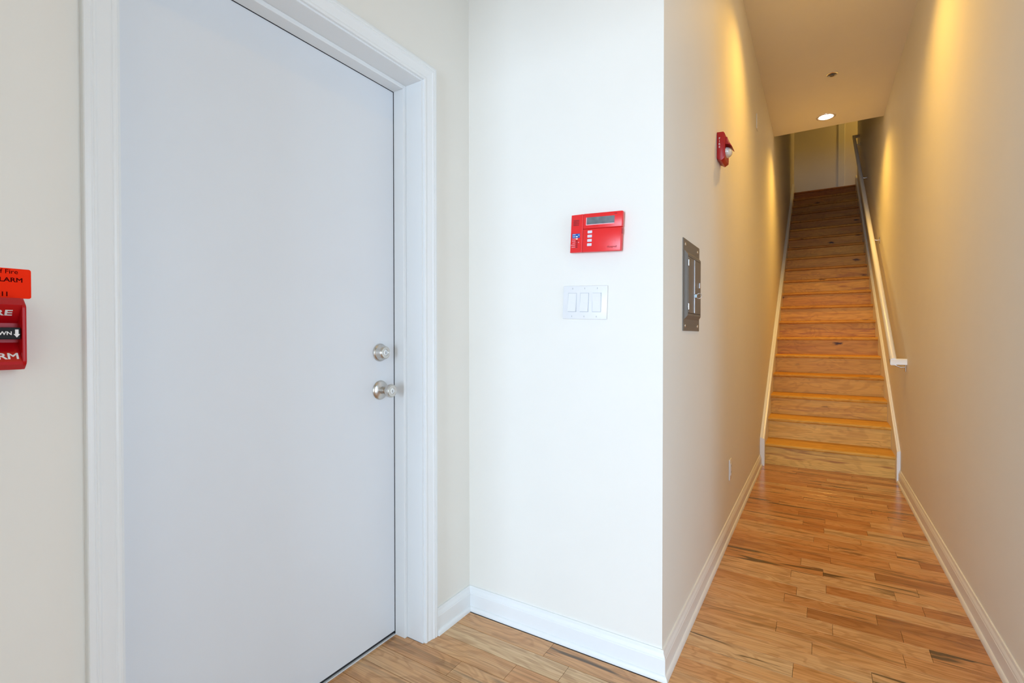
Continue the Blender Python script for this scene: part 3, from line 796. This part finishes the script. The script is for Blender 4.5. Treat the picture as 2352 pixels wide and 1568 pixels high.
# ------------------------------------------------------------------ fire pull station and sticker, left of the door
QY1, QZ0 = 0.2690, 1.0435
QW = 0.086
QY0 = QY1 - QW
ps = thing('fire_pull_station', 'red fire alarm pull station with black pull-down bar, left of the door casing', 'pull station', (X0, (QY0 + QY1) / 2, QZ0))
cheek = [(0, 0), (0.038, 0), (0.048, 0.009), (0.050, 0.014), (0.050, 0.106), (0.048, 0.110), (0.034, 0.122), (0, 0.122)]
core = [(0, 0), (0.038, 0), (0.048, 0.009), (0.049, 0.014), (0.026, 0.046), (0.026, 0.079), (0.047, 0.107), (0.048, 0.110), (0.034, 0.122), (0, 0.122)]
bm = bmesh.new()
for a, b_ in ((QY0, QY0 + 0.006), (QY1 - 0.006, QY1)):
    padd(bm, cheek, lambda p: (X0 + 0.0003 + p[0], a, QZ0 + p[1]), lambda p: (X0 + 0.0003 + p[0], b_, QZ0 + p[1]))
bmesh.ops.bevel(bm, geom=list(bm.edges), offset=0.0016, segments=2, profile=0.5, affect='EDGES')
padd(bm, core, lambda p: (X0 + 0.0003 + p[0], QY0 + 0.0045, QZ0 + p[1]), lambda p: (X0 + 0.0003 + p[0], QY1 - 0.0045, QZ0 + p[1]))
obj('housing', bm, M['deepred'], ps, smooth_ang=30)
bar = obj('pull_bar', box(X0 + 0.024, X0 + 0.050, QY0 + 0.008, QY1 - 0.008, QZ0 + 0.0515, QZ0 + 0.0715, 0.0012, 2), M['black'], ps)
XF = X0 + 0.0503
# sloped faces carry the lettering
u1 = Vector((0.021, 0, 0.028)).normalized()                      # upper face direction, going up
n1 = Vector((0, 1, 0)).cross(u1)
o1 = Vector((X0 + 0.0003 + 0.026, 0, QZ0 + 0.079)) + u1 * 0.0165 + n1 * 0.0003
text('lettering', 'FIRE', 0.0110, (o1.x, QY1 - 0.0150, o1.z), (0, 1, 0), u1, M['print'], ps, 'RIGHT', 0.022, 1.35)
u3 = Vector((-0.023, 0, 0.032)).normalized()
n3 = Vector((0, 1, 0)).cross(u3)
o3 = Vector((X0 + 0.0003 + 0.049, 0, QZ0 + 0.014)) + u3 * 0.0055 + n3 * 0.0003
text('lettering', 'ALARM', 0.0118, (o3.x, QY1 - 0.0082, o3.z), (0, 1, 0), u3, M['print'], ps, 'RIGHT', 0.022, 1.15)
text('lettering', 'PULL DOWN', 0.0058, (XF, QY1 - 0.0182, QZ0 + 0.0590), (0, 1, 0), (0, 0, 1), M['print'], ps, 'RIGHT', 0.022, 1.08)
ar = [(-0.0021, 0.0068), (0.0021, 0.0068), (0.0021, -0.0008), (0.0040, -0.0008), (0.0, -0.0066), (-0.0040, -0.0008), (-0.0021, -0.0008)]
obj('arrow_mark', prism(ar, lambda p: (XF - 0.0004, QY1 - 0.0125 + p[0], QZ0 + 0.0612 + p[1]), lambda p: (XF + 0.0002, QY1 - 0.0125 + p[0], QZ0 + 0.0612 + p[1])), M['print'], ps)

TY1, TZ0, TZ1, TW = 0.2868, 1.1668, 1.2186, 0.108
def rrect(y0, y1, z0, z1, r, n=5):
    P = []
    for cy_, cz_, a in ((y1 - r, z1 - r, 0), (y0 + r, z1 - r, 90), (y0 + r, z0 + r, 180), (y1 - r, z0 + r, 270)):
        for i in range(n + 1):
            t = math.radians(a + 90 * i / n); P.append((cy_ + r * math.cos(t), cz_ + r * math.sin(t)))
    return P
stk = thing('warning_sticker', 'fluorescent orange fire warning sticker above the red pull station', 'sticker', (X0, TY1 - TW / 2, TZ0))
obj('paper', prism(rrect(TY1 - TW, TY1, TZ0, TZ1, 0.0035), lambda p: (X0 + 0.0001, p[0], p[1]), lambda p: (X0 + 0.0005, p[0], p[1])), M['orange'], stk)
text('lettering', 'In case of Fire', 0.0076, (X0 + 0.0006, 0.2702, 1.2094), (0, 1, 0), (0, 0, 1), M['ink'], stk, 'RIGHT', 0.004, 1.0, 0.0001)
text('lettering', 'PULL ALARM', 0.0074, (X0 + 0.0006, 0.2762, 1.1952), (0, 1, 0), (0, 0, 1), M['ink'], stk, 'RIGHT', 0.022, 1.12, 0.0001)
text('lettering', 'Call 911', 0.0076, (X0 + 0.0006, 0.2584, 1.1700), (0, 1, 0), (0, 0, 1), M['ink'], stk, 'RIGHT', 0.022, 1.0, 0.0001)

# ------------------------------------------------------------------ tidy helper properties
for o in bpy.data.objects:
    if '_o' in o:
        del o['_o']
